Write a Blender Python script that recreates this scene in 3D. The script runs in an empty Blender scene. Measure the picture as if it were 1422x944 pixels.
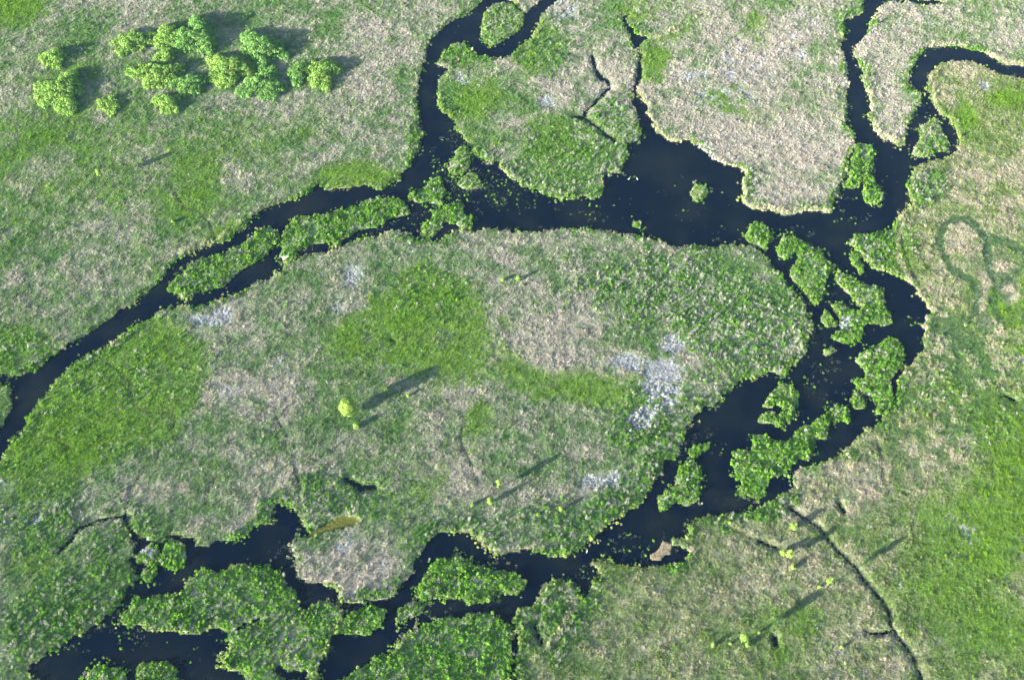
import bpy, math, random
import numpy as np
from mathutils import Vector

random.seed(7)
rng = np.random.default_rng(7)
scene = bpy.context.scene
COL = scene.collection
R = math.radians

# ------------------------------------------------------------------ camera
PW, PH = 1422.0, 944.0          # photograph size, used to turn traced pixels into ground points
FPX = 1600.0                    # focal length in photo pixels
DEP = R(54.0)                   # depression of the optical axis
CAM_H = 350.0
CAM = np.array([0.0, -CAM_H / math.tan(DEP), CAM_H])
cam_d = bpy.data.cameras.new('camera')
cam_d.sensor_width = 36.0
cam_d.lens = 36.0 * FPX / PW
cam_d.clip_start = 1.0
cam_d.clip_end = 20000.0
cam = bpy.data.objects.new('camera', cam_d)
cam.location = CAM
cam.rotation_euler = (math.pi / 2 - DEP, 0, 0)
COL.objects.link(cam)
scene.camera = cam

CD, SD = math.cos(DEP), math.sin(DEP)


def px2g(u, v, z=0.0):
    """photo pixel(s) -> point on the level plane z"""
    a = (np.asarray(u, float) - PW / 2) / FPX
    b = (PH / 2 - np.asarray(v, float)) / FPX
    dx = a
    dy = CD + b * SD
    dz = -SD + b * CD
    t = (z - CAM[2]) / dz
    return CAM[0] + t * dx, CAM[1] + t * dy


def g2px(x, y, z=0.0):
    X = np.asarray(x) - CAM[0]
    Y = np.asarray(y) - CAM[1]
    Z = np.asarray(z) - CAM[2]
    d = Y * CD - Z * SD
    up = Y * SD + Z * CD
    return PW / 2 + FPX * X / d, PH / 2 - FPX * up / d


def mpp(u, v):
    """metres per photo pixel at a ground point"""
    x, y = px2g(u, v)
    d = (y - CAM[1]) * CD + CAM[2] * SD
    return float(d / FPX)


# ------------------------------------------------------------------ light
SUN_EL = R(12.0)
ax, ay = px2g(483, 574)
bx_, by_ = px2g(612, 509)
SH = np.array([float(bx_ - ax), float(by_ - ay)])          # way the shadows fall on the ground
SHL = float(np.hypot(*SH))
SH /= SHL
sun_d = bpy.data.lights.new('sun', 'SUN')
sun_d.energy = 5.0
sun_d.angle = R(0.5)
sun_d.color = (1.0, 0.93, 0.79)
sun = bpy.data.objects.new('sun', sun_d)
dirv = Vector((SH[0] * math.cos(SUN_EL), SH[1] * math.cos(SUN_EL), -math.sin(SUN_EL)))
sun.rotation_euler = dirv.to_track_quat('-Z', 'Y').to_euler()
sun.location = (-200, -200, 200)
COL.objects.link(sun)

world = bpy.data.worlds.new('World')
scene.world = world
world.use_nodes = True
wn = world.node_tree.nodes
sky = wn.new('ShaderNodeTexSky')
sky.sky_type = 'NISHITA'
sky.sun_disc = False
sky.sun_elevation = SUN_EL
sky.sun_rotation = math.atan2(-SH[0], -SH[1])
sky.altitude = 100
wn['Background'].inputs['Strength'].default_value = 0.068
world.node_tree.links.new(sky.outputs[0], wn['Background'].inputs['Color'])

scene.view_settings.view_transform = 'Standard'
scene.view_settings.look = 'None'
scene.view_settings.gamma = 1.0
scene.view_settings.use_curve_mapping = False
scene.view_settings.exposure = 2.66
scene.render.engine = 'CYCLES'
scene.cycles.max_bounces = 5
scene.cycles.diffuse_bounces = 3
scene.cycles.transmission_bounces = 3
scene.cycles.transparent_max_bounces = 4


# ------------------------------------------------------------------ helpers
def tag(o, label=None, cat=None, group=None, kind=None):
    if label: o['label'] = label
    if cat: o['category'] = cat
    if group: o['group'] = group
    if kind: o['kind'] = kind
    return o


def hash2(ix, iy, seed):
    h = (ix.astype(np.int64) * 374761393 + iy.astype(np.int64) * 668265263 + seed * 974711) & 0xFFFFFFFF
    h = ((h ^ (h >> 13)) * 1274126177) & 0xFFFFFFFF
    h = (h ^ (h >> 16)) & 0xFFFFFFFF
    return h.astype(np.float64) / 4294967295.0


def vnoise(x, y, scale, seed):
    x = np.asarray(x) / scale; y = np.asarray(y) / scale
    ix = np.floor(x); iy = np.floor(y)
    fx = x - ix; fy = y - iy
    fx = fx * fx * (3 - 2 * fx); fy = fy * fy * (3 - 2 * fy)
    a = hash2(ix, iy, seed); b = hash2(ix + 1, iy, seed)
    c = hash2(ix, iy + 1, seed); d = hash2(ix + 1, iy + 1, seed)
    return (a * (1 - fx) + b * fx) * (1 - fy) + (c * (1 - fx) + d * fx) * fy


def fbm(x, y, scale, seed, oct=3):
    s = 0; w = 0; a = 1.0
    for k in range(oct):
        s = s + a * vnoise(x + 17.3 * k, y - 9.1 * k, scale / 2 ** k, seed + k * 31)
        w += a; a *= 0.55
    return s / w


def smooth(e0, e1, x):
    t = np.clip((x - e0) / (e1 - e0), 0, 1)
    return t * t * (3 - 2 * t)


def crom(pts, n=3):
    """closed Catmull-Rom through traced points"""
    P = np.array(pts, float); N = len(P)
    out = []
    for i in range(N):
        p0, p1, p2, p3 = P[i - 1], P[i], P[(i + 1) % N], P[(i + 2) % N]
        m1 = (p2 - p0) * 0.4; m2 = (p3 - p1) * 0.4
        L = np.linalg.norm(p2 - p1)
        for m in (m1, m2):
            l = np.linalg.norm(m)
            if l > L: m *= L / l
        for k in range(n):
            t = k / n
            out.append((2*t**3-3*t*t+1)*p1 + (t**3-2*t*t+t)*m1 + (-2*t**3+3*t*t)*p2 + (t**3-t*t)*m2)
    return np.array(out)


def inside(poly, X, Y):
    r = np.zeros(X.shape, bool)
    px, py = poly[:, 0], poly[:, 1]
    qx, qy = np.roll(px, -1), np.roll(py, -1)
    ys = Y[:, 0] if Y.ndim == 2 else None
    for x0, y0, x1, y1 in zip(px, py, qx, qy):
        if y0 == y1: continue
        c = (y0 > Y) != (y1 > Y)
        if not c.any(): continue
        xi = (x1 - x0) * (Y[c] - y0) / (y1 - y0) + x0
        r[c] ^= X[c] < xi
    return r


def edt(mask, cell, rad):
    """distance to the nearest False cell, up to rad metres (separable)"""
    H, W = mask.shape
    n = int(rad / cell) + 1
    big = 1e6
    d = np.where(mask, big, 0.0)
    for j in range(1, W):
        d[:, j] = np.minimum(d[:, j], d[:, j - 1] + 1)
    for j in range(W - 2, -1, -1):
        d[:, j] = np.minimum(d[:, j], d[:, j + 1] + 1)
    d2 = np.minimum(d, n + 1) ** 2
    out = d2.copy()
    for k in range(1, n + 1):
        out[k:] = np.minimum(out[k:], d2[:-k] + k * k)
        out[:-k] = np.minimum(out[:-k], d2[k:] + k * k)
    return np.minimum(np.sqrt(out), n) * cell


def seg_dist(X, Y, line, wid):
    """signed distance (positive outside) to a polyline band, all in pixels"""
    best = np.full(X.shape, 1e9)
    for (x0, y0), (x1, y1) in zip(line[:-1], line[1:]):
        dx, dy = x1 - x0, y1 - y0
        t = np.clip(((X - x0) * dx + (Y - y0) * dy) / (dx * dx + dy * dy + 1e-9), 0, 1)
        best = np.minimum(best, np.hypot(X - x0 - t * dx, Y - y0 - t * dy))
    return best - wid / 2


def mesh_obj(name, verts, faces, mat=None, parent=None, smooth_=False, colors=None):
    me = bpy.data.meshes.new(name)
    verts = np.asarray(verts, np.float32)
    faces = np.asarray(faces, np.int32)
    k = faces.shape[1]
    me.vertices.add(len(verts)); me.vertices.foreach_set('co', verts.ravel())
    me.loops.add(faces.size); me.loops.foreach_set('vertex_index', faces.ravel())
    me.polygons.add(len(faces))
    me.polygons.foreach_set('loop_start', np.arange(0, faces.size, k, dtype=np.int32))
    me.update(calc_edges=True)
    if smooth_:
        me.polygons.foreach_set('use_smooth', np.ones(len(faces), bool))
    if colors is not None:
        at = me.attributes.new('col', 'FLOAT_COLOR', 'POINT')
        c = np.ones((len(verts), 4), np.float32); c[:, :3] = colors
        at.data.foreach_set('color', c.ravel())
    if mat: me.materials.append(mat)
    o = bpy.data.objects.new(name, me)
    COL.objects.link(o)
    if parent: o.parent = parent
    return o


# ------------------------------------------------------------------ materials
def new_mat(name):
    m = bpy.data.materials.new(name); m.use_nodes = True
    nt = m.node_tree; nt.nodes.clear()
    return m, nt, nt.nodes, nt.links


def plant_mat(name, instancer=True, trans=0.25, spread=0.25, base=None):
    m, nt, N, L = new_mat(name)
    out = N.new('ShaderNodeOutputMaterial')
    if base is None:
        at = N.new('ShaderNodeAttribute'); at.attribute_name = 'col'
        at.attribute_type = 'INSTANCER' if instancer else 'GEOMETRY'
        csock = at.outputs['Color']
    else:
        rgb = N.new('ShaderNodeRGB'); rgb.outputs[0].default_value = (*base, 1); csock = rgb.outputs[0]
    va = N.new('ShaderNodeAttribute'); va.attribute_name = 'var'; va.attribute_type = 'GEOMETRY'
    mr = N.new('ShaderNodeMapRange')
    mr.inputs['To Min'].default_value = 1 - spread; mr.inputs['To Max'].default_value = 1 + spread
    L.new(va.outputs['Fac'], mr.inputs['Value'])
    mul = N.new('ShaderNodeVectorMath'); mul.operation = 'SCALE'
    L.new(csock, mul.inputs[0]); L.new(mr.outputs[0], mul.inputs['Scale'])
    d = N.new('ShaderNodeBsdfDiffuse'); t = N.new('ShaderNodeBsdfTranslucent')
    L.new(mul.outputs[0], d.inputs['Color']); L.new(mul.outputs[0], t.inputs['Color'])
    mx = N.new('ShaderNodeMixShader'); mx.inputs[0].default_value = trans
    L.new(d.outputs[0], mx.inputs[1]); L.new(t.outputs[0], mx.inputs[2])
    L.new(mx.outputs[0], out.inputs['Surface'])
    return m


def ground_mat(name, attr=True, c1=(0.16, 0.15, 0.09), c2=(0.07, 0.11, 0.03)):
    m, nt, N, L = new_mat(name)
    out = N.new('ShaderNodeOutputMaterial')
    b = N.new('ShaderNodeBsdfPrincipled'); b.inputs['Roughness'].default_value = 0.95
    b.inputs['Specular IOR Level'].default_value = 0.1
    geo = N.new('ShaderNodeNewGeometry')
    n1 = N.new('ShaderNodeTexNoise'); n1.inputs['Scale'].default_value = 1.3; n1.inputs['Detail'].default_value = 5
    n2 = N.new('ShaderNodeTexNoise'); n2.inputs['Scale'].default_value = 0.02; n2.inputs['Detail'].default_value = 4
    L.new(geo.outputs['Position'], n1.inputs['Vector']); L.new(geo.outputs['Position'], n2.inputs['Vector'])
    mr = N.new('ShaderNodeMapRange'); mr.inputs['From Min'].default_value = 0.3; mr.inputs['From Max'].default_value = 0.7
    mr.inputs['To Min'].default_value = 0.55; mr.inputs['To Max'].default_value = 1.4
    L.new(n1.outputs['Fac'], mr.inputs['Value'])
    mul = N.new('ShaderNodeVectorMath'); mul.operation = 'SCALE'; L.new(mr.outputs[0], mul.inputs['Scale'])
    if attr:
        at = N.new('ShaderNodeAttribute'); at.attribute_name = 'col'
        L.new(at.outputs['Color'], mul.inputs[0])
    else:
        cr = N.new('ShaderNodeValToRGB')
        cr.color_ramp.elements[0].position = 0.4; cr.color_ramp.elements[0].color = (*c1, 1)
        cr.color_ramp.elements[1].position = 0.6; cr.color_ramp.elements[1].color = (*c2, 1)
        L.new(n2.outputs['Fac'], cr.inputs[0]); L.new(cr.outputs[0], mul.inputs[0])
    L.new(mul.outputs[0], b.inputs['Base Color'])
    bp = N.new('ShaderNodeBump'); bp.inputs['Strength'].default_value = 0.6; bp.inputs['Distance'].default_value = 0.3
    L.new(n1.outputs['Fac'], bp.inputs['Height']); L.new(bp.outputs[0], b.inputs['Normal'])
    L.new(b.outputs[0], out.inputs['Surface'])
    return m


def water_mat():
    m, nt, N, L = new_mat('water')
    out = N.new('ShaderNodeOutputMaterial')
    b = N.new('ShaderNodeBsdfPrincipled')
    geo = N.new('ShaderNodeNewGeometry')
    n2 = N.new('ShaderNodeTexNoise'); n2.inputs['Scale'].default_value = 0.05; n2.inputs['Detail'].default_value = 7; n2.inputs['Roughness'].default_value = .62
    L.new(geo.outputs['Position'], n2.inputs['Vector'])
    cr = N.new('ShaderNodeValToRGB')
    cr.color_ramp.elements[0].position = 0.45; cr.color_ramp.elements[0].color = (0.0006, 0.0022, 0.0075, 1)
    cr.color_ramp.elements[1].position = 0.72; cr.color_ramp.elements[1].color = (0.008, 0.011, 0.009, 1)
    L.new(n2.outputs['Fac'], cr.inputs[0]); L.new(cr.outputs[0], b.inputs['Base Color'])
    b.inputs['Roughness'].default_value = 0.06
    b.inputs['IOR'].default_value = 1.33
    n1 = N.new('ShaderNodeTexNoise'); n1.inputs['Scale'].default_value = 0.9; n1.inputs['Detail'].default_value = 3
    L.new(geo.outputs['Position'], n1.inputs['Vector'])
    bp = N.new('ShaderNodeBump'); bp.inputs['Strength'].default_value = 0.12; bp.inputs['Distance'].default_value = 0.15
    L.new(n1.outputs['Fac'], bp.inputs['Height']); L.new(bp.outputs[0], b.inputs['Normal'])
    L.new(b.outputs[0], out.inputs['Surface'])
    return m


M_REED = plant_mat('reed_blade', trans=0.35, spread=0.3)
M_LEAF = plant_mat('marsh_leaf', spread=0.40)
M_TREE = plant_mat('tree_leaf', instancer=False, trans=0.30, spread=0.30)
M_GROUND = ground_mat('peat_ground')
M_FAR = ground_mat('far_marsh', attr=False)
M_WATER = water_mat()
M_BARK = ground_mat('bark', attr=False, c1=(0.10, 0.075, 0.05), c2=(0.07, 0.055, 0.04))

# ------------------------------------------------------------------ traced outlines (photo pixels)
XL, XR, YT, YB = -130, 1552, -110, 1060        # how far the built marsh goes past the frame

A_BANK = [(690,-6),(673,0),(657,13),(645,24),(630,25),(612,42),(597,56),(590,66),(587,84),(585,102),(580,119),(579,137),(582,158),(584,183),(581,203),(574,221),(564,238),(556,246),(543,257),(530,263),(513,259),(505,257),(487,259),(469,263),(457,262),(444,258),(434,262),(424,272),(406,279),(385,283),(370,291),(357,298),(346,305),(336,319),(323,329),(309,336),(292,339),(275,347),(257,356),(244,363),(229,382),(216,396),(203,409),(188,419),(165,433),(142,448),(122,461),(106,473),(84,488),(58,506),(38,521),(29,527),(18,522),(0,517)]
LAND = {}
LAND['A'] = A_BANK + [(-40,512),(XL,500),(XL,YT),(760,YT),(765,-40),(756,-14),(748,-1),(738,12),(729,21),(722,12),(713,3),(700,-3)]
LAND['A2'] = [(0,533),(13,537),(18,544),(15,559),(10,579),(0,594),(-60,650),(XL,720),(XL,520),(-60,524)]
LAND['B'] = [(773,0),(758,15),(748,28),(746,41),(738,52),(725,63),(712,75),(698,82),(683,82),(663,80),(657,73),(647,61),(635,61),(622,66),(612,79),(609,90),(624,94),(622,99),(611,112),(608,127),(609,142),(612,155),(624,163),(631,167),(630,180),(642,189),(650,198),(660,208),(670,221),(683,229),(693,224),(698,236),(706,243),(714,252),(721,257),(735,262),(746,264),(758,272),(773,274),(789,279),(799,277),(812,273),(822,277),(834,271),(836,255),(838,242),(850,240),(862,238),(866,229),(875,216),(873,206),(873,198),(885,196),(893,186),(886,168),(879,142),(877,125),(880,112),(884,97),(885,79),(881,61),(874,48),(865,33),(863,24),(873,18),(878,8),(882,-10),(884,YT),(800,YT),(790,-40)]
LAND['C'] = [(1200,0),(1197,15),(1187,24),(1174,28),(1171,38),(1174,51),(1167,66),(1171,79),(1176,94),(1176,117),(1174,140),(1176,160),(1179,175),(1185,188),(1187,201),(1179,216),(1175,231),(1173,240),(1169,255),(1164,268),(1156,283),(1151,296),(1136,295),(1120,295),(1103,300),(1080,296),(1066,293),(1048,292),(1030,285),(1034,271),(1032,255),(1038,239),(1025,231),(1010,230),(995,224),(982,214),(964,201),(954,196),(944,196),(929,197),(923,188),(911,179),(906,168),(896,158),(898,145),(890,135),(883,127),(885,117),(892,107),(891,86),(887,71),(890,61),(899,55),(897,50),(885,48),(875,38),(868,28),(872,20),(878,8),(880,-10),(880,YT),(1225,YT),(1215,-40)]
LAND['D'] = [(XR,98),(1480,96),(1422,93),(1400,90),(1382,83),(1367,75),(1354,69),(1337,67),(1316,64),(1301,64),(1286,67),(1276,79),(1267,97),(1264,117),(1276,132),(1277,147),(1265,163),(1257,180),(1255,198),(1249,203),(1235,197),(1220,189),(1210,175),(1207,158),(1207,142),(1203,125),(1199,102),(1192,86),(1185,74),(1194,59),(1201,46),(1207,28),(1220,14),(1235,5),(1250,4),(1265,4),(1281,9),(1293,7),(1309,7),(1311,3),(1291,2),(1276,0),(1262,-12),(1252,-40),(1250,YT),(XR,YT)]
LAND['E'] = [(XR,115),(1480,112),(1422,111),(1405,109),(1388,105),(1372,98),(1354,89),(1332,85),(1309,89),(1296,99),(1288,112),(1290,127),(1296,142),(1304,161),(1316,165),(1327,178),(1331,193),(1329,209),(1317,219),(1299,224),(1281,229),(1269,239),(1265,243),(1260,258),(1262,276),(1270,282),(1265,289),(1253,299),(1244,310),(1238,320),(1215,323),(1194,325),(1177,329),(1173,339),(1184,344),(1199,356),(1207,365),(1215,374),(1235,379),(1253,387),(1266,398),(1276,411),(1284,423),(1291,433),(1282,444),(1284,464),(1286,472),(1282,485),(1273,493),(1263,506),(1255,516),(1247,528),(1244,546),(1240,564),(1225,582),(1214,595),(1202,592),(1194,603),(1181,616),(1169,628),(1158,635),(1138,643),(1118,649),(1103,658),(1103,671),(1092,680),(1077,689),(1062,703),(1038,713),(1015,712),(995,714),(974,718),(955,726),(957,735),(954,746),(939,745),(930,751),(934,760),(949,762),(964,760),(960,765),(951,778),(939,781),(921,783),(903,785),(888,787),(868,785),(852,787),(847,780),(837,778),(822,785),(834,799),(825,803),(819,813),(814,824),(809,829),(794,811),(779,807),(758,808),(747,823),(748,839),(733,841),(718,846),(713,857),(718,882),(716,897),(713,920),(717,931),(718,946),(722,1000),(722,YB),(XR,YB)]
LAND['F'] = [(0,640),(10,622),(18,612),(28,600),(38,579),(51,559),(63,544),(76,528),(89,516),(102,508),(117,498),(132,488),(152,479),(165,470),(175,461),(193,451),(211,442),(229,432),(247,427),(264,424),(285,424),(305,418),(325,410),(343,403),(357,394),(370,388),(378,382),(392,380),(393,372),(413,362),(431,356),(457,352),(467,347),(482,339),(502,330),(520,328),(538,324),(556,319),(568,323),(579,333),(591,335),(609,333),(624,325),(642,324),(660,323),(680,320),(713,321),(740,321),(761,320),(791,318),(822,320),(852,324),(875,326),(898,330),(921,338),(939,344),(959,344),(985,343),(1015,340),(1035,342),(1051,349),(1066,359),(1075,372),(1087,387),(1100,403),(1113,418),(1123,438),(1125,459),(1122,476),(1115,493),(1103,508),(1087,522),(1068,519),(1051,525),(1033,528),(1020,537),(1007,546),(995,558),(986,565),(972,572),(964,584),(954,597),(946,612),(939,628),(930,638),(920,637),(918,653),(911,666),(906,676),(896,688),(885,705),(868,714),(850,724),(842,734),(829,743),(814,752),(796,765),(776,773),(756,771),(746,764),(730,765),(711,766),(693,767),(675,761),(665,750),(650,741),(632,737),(609,742),(594,752),(584,762),(576,778),(574,790),(561,806),(551,821),(538,834),(518,832),(497,834),(477,836),(467,826),(457,813),(439,808),(421,804),(412,790),(410,775),(405,764),(410,752),(424,746),(427,738),(419,729),(418,717),(417,709),(410,706),(393,700),(383,699),(381,708),(375,724),(360,733),(341,742),(320,750),(305,752),(290,759),(275,759),(269,748),(254,748),(236,747),(229,752),(216,756),(203,750),(188,738),(178,732),(175,734),(183,747),(184,762),(183,778),(187,798),(183,808),(175,816),(169,834),(158,846),(141,859),(127,867),(112,879),(97,885),(86,899),(74,902),(61,910),(48,920),(38,928),(51,942),(58,952),(40,990),(20,YB),(XL,YB),(XL,790),(-60,710)]
LAND['H1'] = [(168,862),(178,846),(193,834),(211,828),(229,826),(241,823),(252,821),(262,816),(259,806),(269,795),(287,788),(305,793),(323,785),(341,784),(357,788),(368,785),(383,794),(396,806),(406,818),(416,834),(422,844),(427,856),(431,843),(446,835),(464,839),(474,849),(472,862),(467,877),(459,892),(452,905),(446,920),(444,933),(440,950),(430,975),(420,YB),(360,YB),(345,975),(338,946),(333,933),(313,930),(305,917),(315,905),(313,892),(320,879),(292,872),(275,877),(262,881),(239,878),(216,879),(213,874),(198,868),(183,868)]
LAND['H3'] = [(464,944),(482,937),(497,930),(513,925),(515,915),(528,905),(543,907),(553,892),(574,877),(599,862),(614,860),(635,859),(650,851),(665,849),(688,850),(703,859),(711,877),(709,892),(708,907),(710,925),(712,944),(716,1000),(716,YB),(440,YB),(448,975)]

ISLETS = [
 ('reedy oxbow islet inside the looping river bend at the top', [(668,41),(670,23),(685,8),(698,3),(712,6),(720,15),(726,23),(726,36),(722,41),(713,49),(698,57),(683,65),(671,57),(667,48)], 0.45),
 ('long slender green islet splitting the left river below the shrubs', [(234,405),(236,398),(249,385),(264,370),(282,362),(302,356),(320,349),(333,342),(346,334),(360,323),(373,316),(385,318),(388,329),(380,342),(370,354),(355,365),(333,377),(320,390),(305,398),(287,401),(272,408),(257,415),(244,409)], 0.8),
 ('broken green islet touching the central island upper left shore', [(388,357),(391,342),(393,324),(403,311),(416,304),(436,300),(457,298),(474,293),(492,286),(513,279),(533,277),(553,277),(563,282),(571,296),(558,302),(543,304),(533,311),(518,317),(502,321),(490,324),(477,334),(464,347),(460,338),(439,339),(421,343),(410,347),(411,360),(394,366)], 0.9),
 ('leafy islet where the left river meets the pond, upper of two', [(567,273),(579,265),(591,260),(602,250),(612,248),(618,260),(617,276),(614,288),(607,281),(594,279),(581,283),(571,279)], 0.95),
 ('ragged leafy islet against the pond west end, lower of two', [(586,319),(596,309),(602,298),(612,292),(624,283),(640,283),(642,296),(657,306),(656,317),(645,320),(630,309),(617,309),(612,321),(599,329),(589,326)], 0.95),
 ('small green islet at the central island upper right corner', [(1035,324),(1041,314),(1051,309),(1066,319),(1070,334),(1061,347),(1048,342),(1038,335)], 0.95),
 ('hooked green islet in the east channel nearest the central island', [(1082,354),(1086,332),(1100,330),(1118,337),(1133,347),(1146,360),(1158,372),(1148,382),(1145,398),(1140,420),(1131,422),(1123,413),(1110,395),(1100,383),(1098,372),(1108,360),(1105,353),(1092,360)], 0.9),
 ('large green islet with a bare wet hollow in the east channel', [(1156,388),(1164,377),(1181,385),(1199,393),(1220,400),(1228,413),(1231,426),(1237,443),(1230,452),(1215,449),(1202,454),(1197,464),(1191,473),(1171,479),(1157,470),(1154,465),(1164,459),(1165,444),(1159,426),(1171,422),(1182,428),(1194,429),(1184,413),(1171,403)], 0.85),
 ('tiny pointed islet beside the large hollowed islet', [(1139,442),(1148,431),(1154,441),(1160,452),(1146,454)], 0.95),
 ('tiny oblong islet tucked under the east bank spit', [(1181,357),(1189,354),(1196,363),(1199,372),(1194,380),(1184,370)], 0.95),
 ('forked green islet in the mouth of the upper right channel', [(1188,202),(1205,200),(1215,203),(1212,220),(1210,240),(1216,250),(1222,265),(1225,280),(1206,282),(1199,270),(1199,255),(1200,240),(1194,258),(1184,263),(1176,258),(1178,240),(1182,222)], 0.9),
 ('round islet ringed by the small oxbow on the upper right', [(1278,178),(1286,169),(1301,167),(1307,177),(1315,190),(1317,202),(1311,210),(1300,214),(1286,218),(1275,217),(1266,208),(1276,196)], 0.35),
 ('bushy green islet hugging the right bank', [(1184,503),(1194,493),(1210,483),(1225,474),(1238,468),(1250,478),(1255,493),(1251,508),(1239,520),(1236,538),(1239,546),(1240,566),(1230,574),(1217,572),(1217,554),(1204,549),(1184,534),(1184,530),(1199,526),(1201,516),(1192,508)], 0.9),
 ('ring shaped islet with a water hole in its middle', [(1072,544),(1092,534),(1109,546),(1110,556),(1103,572),(1095,584),(1085,590),(1070,590),(1051,585),(1058,577),(1070,572),(1080,577),(1090,572),(1078,563),(1070,569),(1057,562),(1066,551)], 0.9),
 ('biggest solid green islet in the lower east channel', [(1014,643),(1025,625),(1043,625),(1048,613),(1056,606),(1066,609),(1082,613),(1100,609),(1109,595),(1120,591),(1136,587),(1143,579),(1151,582),(1152,600),(1146,609),(1133,610),(1128,633),(1108,638),(1092,651),(1082,661),(1070,666),(1064,681),(1061,688),(1041,689),(1028,689),(1027,679),(1031,674),(1023,663),(1025,653)], 1.0),
 ('small ragged islet off the right tip of the biggest islet', [(1150,570),(1160,562),(1172,566),(1180,576),(1177,586),(1165,584),(1155,586)], 0.85),
 ('thin reedy islet between the bushy islet and the ragged islet', [(1182,560),(1190,547),(1199,555),(1200,567),(1188,571)], 0.6),
 ('mottled islet left of the biggest islet near the central shore', [(914,694),(924,686),(934,676),(937,666),(942,651),(954,641),(967,644),(972,656),(970,669),(976,684),(972,694),(960,699),(952,704),(944,694),(929,701),(919,706)], 0.75),
 ('little green islet just above the mottled islet', [(954,633),(957,623),(972,620),(980,615),(984,623),(972,628),(960,634)], 0.95),
 ('sparse weedy islet in the pond mouth against the tongue of marsh', [(622,236),(630,215),(640,203),(652,206),(655,222),(648,238),(632,243)], .5),
 ('little weedy islet between the pond mouth and the leafy pair', [(636,252),(650,243),(664,246),(666,258),(654,264),(640,263)], .55),
 ('lone pale weedy islet in the open pond', [(958,270),(966,258),(982,262),(978,272),(968,279)], 0.4),
 ('leafy bottom islet cut by the frame, smaller one to the left', [(121,946),(128,931),(140,926),(160,928),(172,934),(176,950),(165,975),(130,970)], 1.0),
 ('leafy bottom islet cut by the frame, wider one to the right', [(187,946),(190,921),(205,918),(230,917),(245,925),(248,944),(245,970),(195,975)], 1.0),
 ('tiny reed islet above the ring shaped islet', [(1140,490),(1150,484),(1160,487),(1158,492),(1145,494)], 0.6),
 ('small bright islet near the pond lower shore', [(879,312),(884,308),(891,311),(890,316),(882,316)], 0.9),
 ('green islet below the rounded headland at the bottom', [(467,879),(474,862),(492,849),(513,842),(533,846),(537,851),(530,867),(528,873),(515,872),(508,883),(492,879),(475,882)], 1.0),
 ('long bumpy islet in the bottom channel', [(580,823),(584,811),(594,795),(604,783),(619,775),(632,770),(645,779),(660,783),(675,790),(696,792),(712,793),(720,799),(733,806),(729,816),(715,823),(693,823),(681,834),(665,834),(648,840),(642,831),(625,830),(609,826),(599,831),(586,831)], 0.9),
 ('small half drowned reed islet below the rounded headland', [(549,869),(552,854),(571,834),(584,841),(584,851),(566,859),(553,867)], 0.6),
 ('pale topped islet of the cluster by the left creek mouth', [(192,768),(197,760),(212,757),(221,764),(220,778),(205,783),(192,778)], 0.7),
 ('largest bushy islet of the cluster by the left creek mouth', [(229,757),(244,752),(254,760),(258,775),(254,788),(244,793),(229,790),(222,780)], 0.95),
 ('lowest islet of the cluster by the left creek mouth', [(193,798),(203,789),(217,790),(217,801),(206,807),(196,804)], 0.95),
]

# narrow creeks and ditches through the land: (points, width in px)
CREEKS = [
 ([(238,258),(247,278),(257,290),(275,295),(290,309),(299,334)], 2.0),
 ([(128,490),(135,498),(152,506),(165,517),(179,531),(182,549),(187,565),(201,572),(216,574),(241,574),(244,587),(240,600)], 3.0),
 ([(71,610),(89,617),(102,624)], 2.0), ([(127,620),(140,611),(158,608)], 2.0),
 ([(302,661),(295,673),(287,691),(285,704)], 2.2),
 ([(224,622),(216,643),(193,663),(182,681),(178,701),(174,714)], 2.2),
 ([(383,579),(393,597),(399,608),(394,628),(408,633),(410,653),(416,673),(417,709)], 2.4),
 ([(638,572),(646,589),(638,607),(642,622),(651,638),(657,656),(665,671)], 2.4),
 ([(176,728),(174,716),(165,717),(142,722),(125,728),(109,735),(99,750),(84,764)], 5.0),
 ([(84,764),(60,785),(40,805),(28,816)], 2.5),
 ([(1095,704),(1103,712),(1118,720),(1138,734),(1151,750),(1164,767),(1184,785),(1197,802),(1212,821),(1227,837),(1236,854),(1237,869),(1245,883),(1260,901),(1270,917),(1276,933),(1282,960)], 3.3),
 ([(1240,877),(1220,880),(1202,879)], 4.0), ([(1270,917),(1291,916),(1311,912)], 2.5),
 ([(1055,752),(1062,755),(1077,761),(1088,766)], 3.5), ([(1108,933),(1110,897)], 1.5),
 ([(1002,730),(1038,745),(1070,759)], 2.0),
 ([(1251,329),(1253,344),(1260,365),(1268,383),(1278,398)], 2.6),
 ([(1304,436),(1301,459),(1296,475)], 3.0),
 ([(1215,612),(1222,628),(1225,648),(1227,671)], 3.2),
 ([(822,79),(827,97),(835,109),(845,114),(846,124),(836,133),(826,143),(815,155),(808,164),(797,161)], 5.0),
 ([(808,164),(818,170),(830,179),(842,189),(854,197)], 3.8),
 ([(846,124),(855,131),(864,131),(877,126)], 2.4),
 ([(770,72),(795,78),(810,82)], 3.0),
 ([(1360,745),(1400,735),(1440,728)], 1.5), ([(1376,628),(1378,670)], 1.8),
 ([(758,810),(749,845),(744,880),(752,895)], 2.5), ([(742,868),(752,893)], 4),
 ([(1075,884),(1077,896)], 7.0), ([(1165,700),(1172,712)], 5.0),
 ([(543,472),(546,474)], 3.5),
 ([(482,666),(492,672),(501,678),(519,677)], 8.0),
 ([(240,735),(232,745)], 3), ([(745,762),(765,752)], 2.5), ([(805,735),(815,748)], 3),
 ([(1392,550),(1408,556)], 4), ([(640,741),(633,728)], 2.0),
 ([(388,930),(400,938),(420,936),(421,946)], 13.0), ([(330,872),(345,866),(360,860)], 3.5),
 ([(286,872),(292,866)], 2.0), ([(230,868),(236,855)], 3.0),
]
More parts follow.
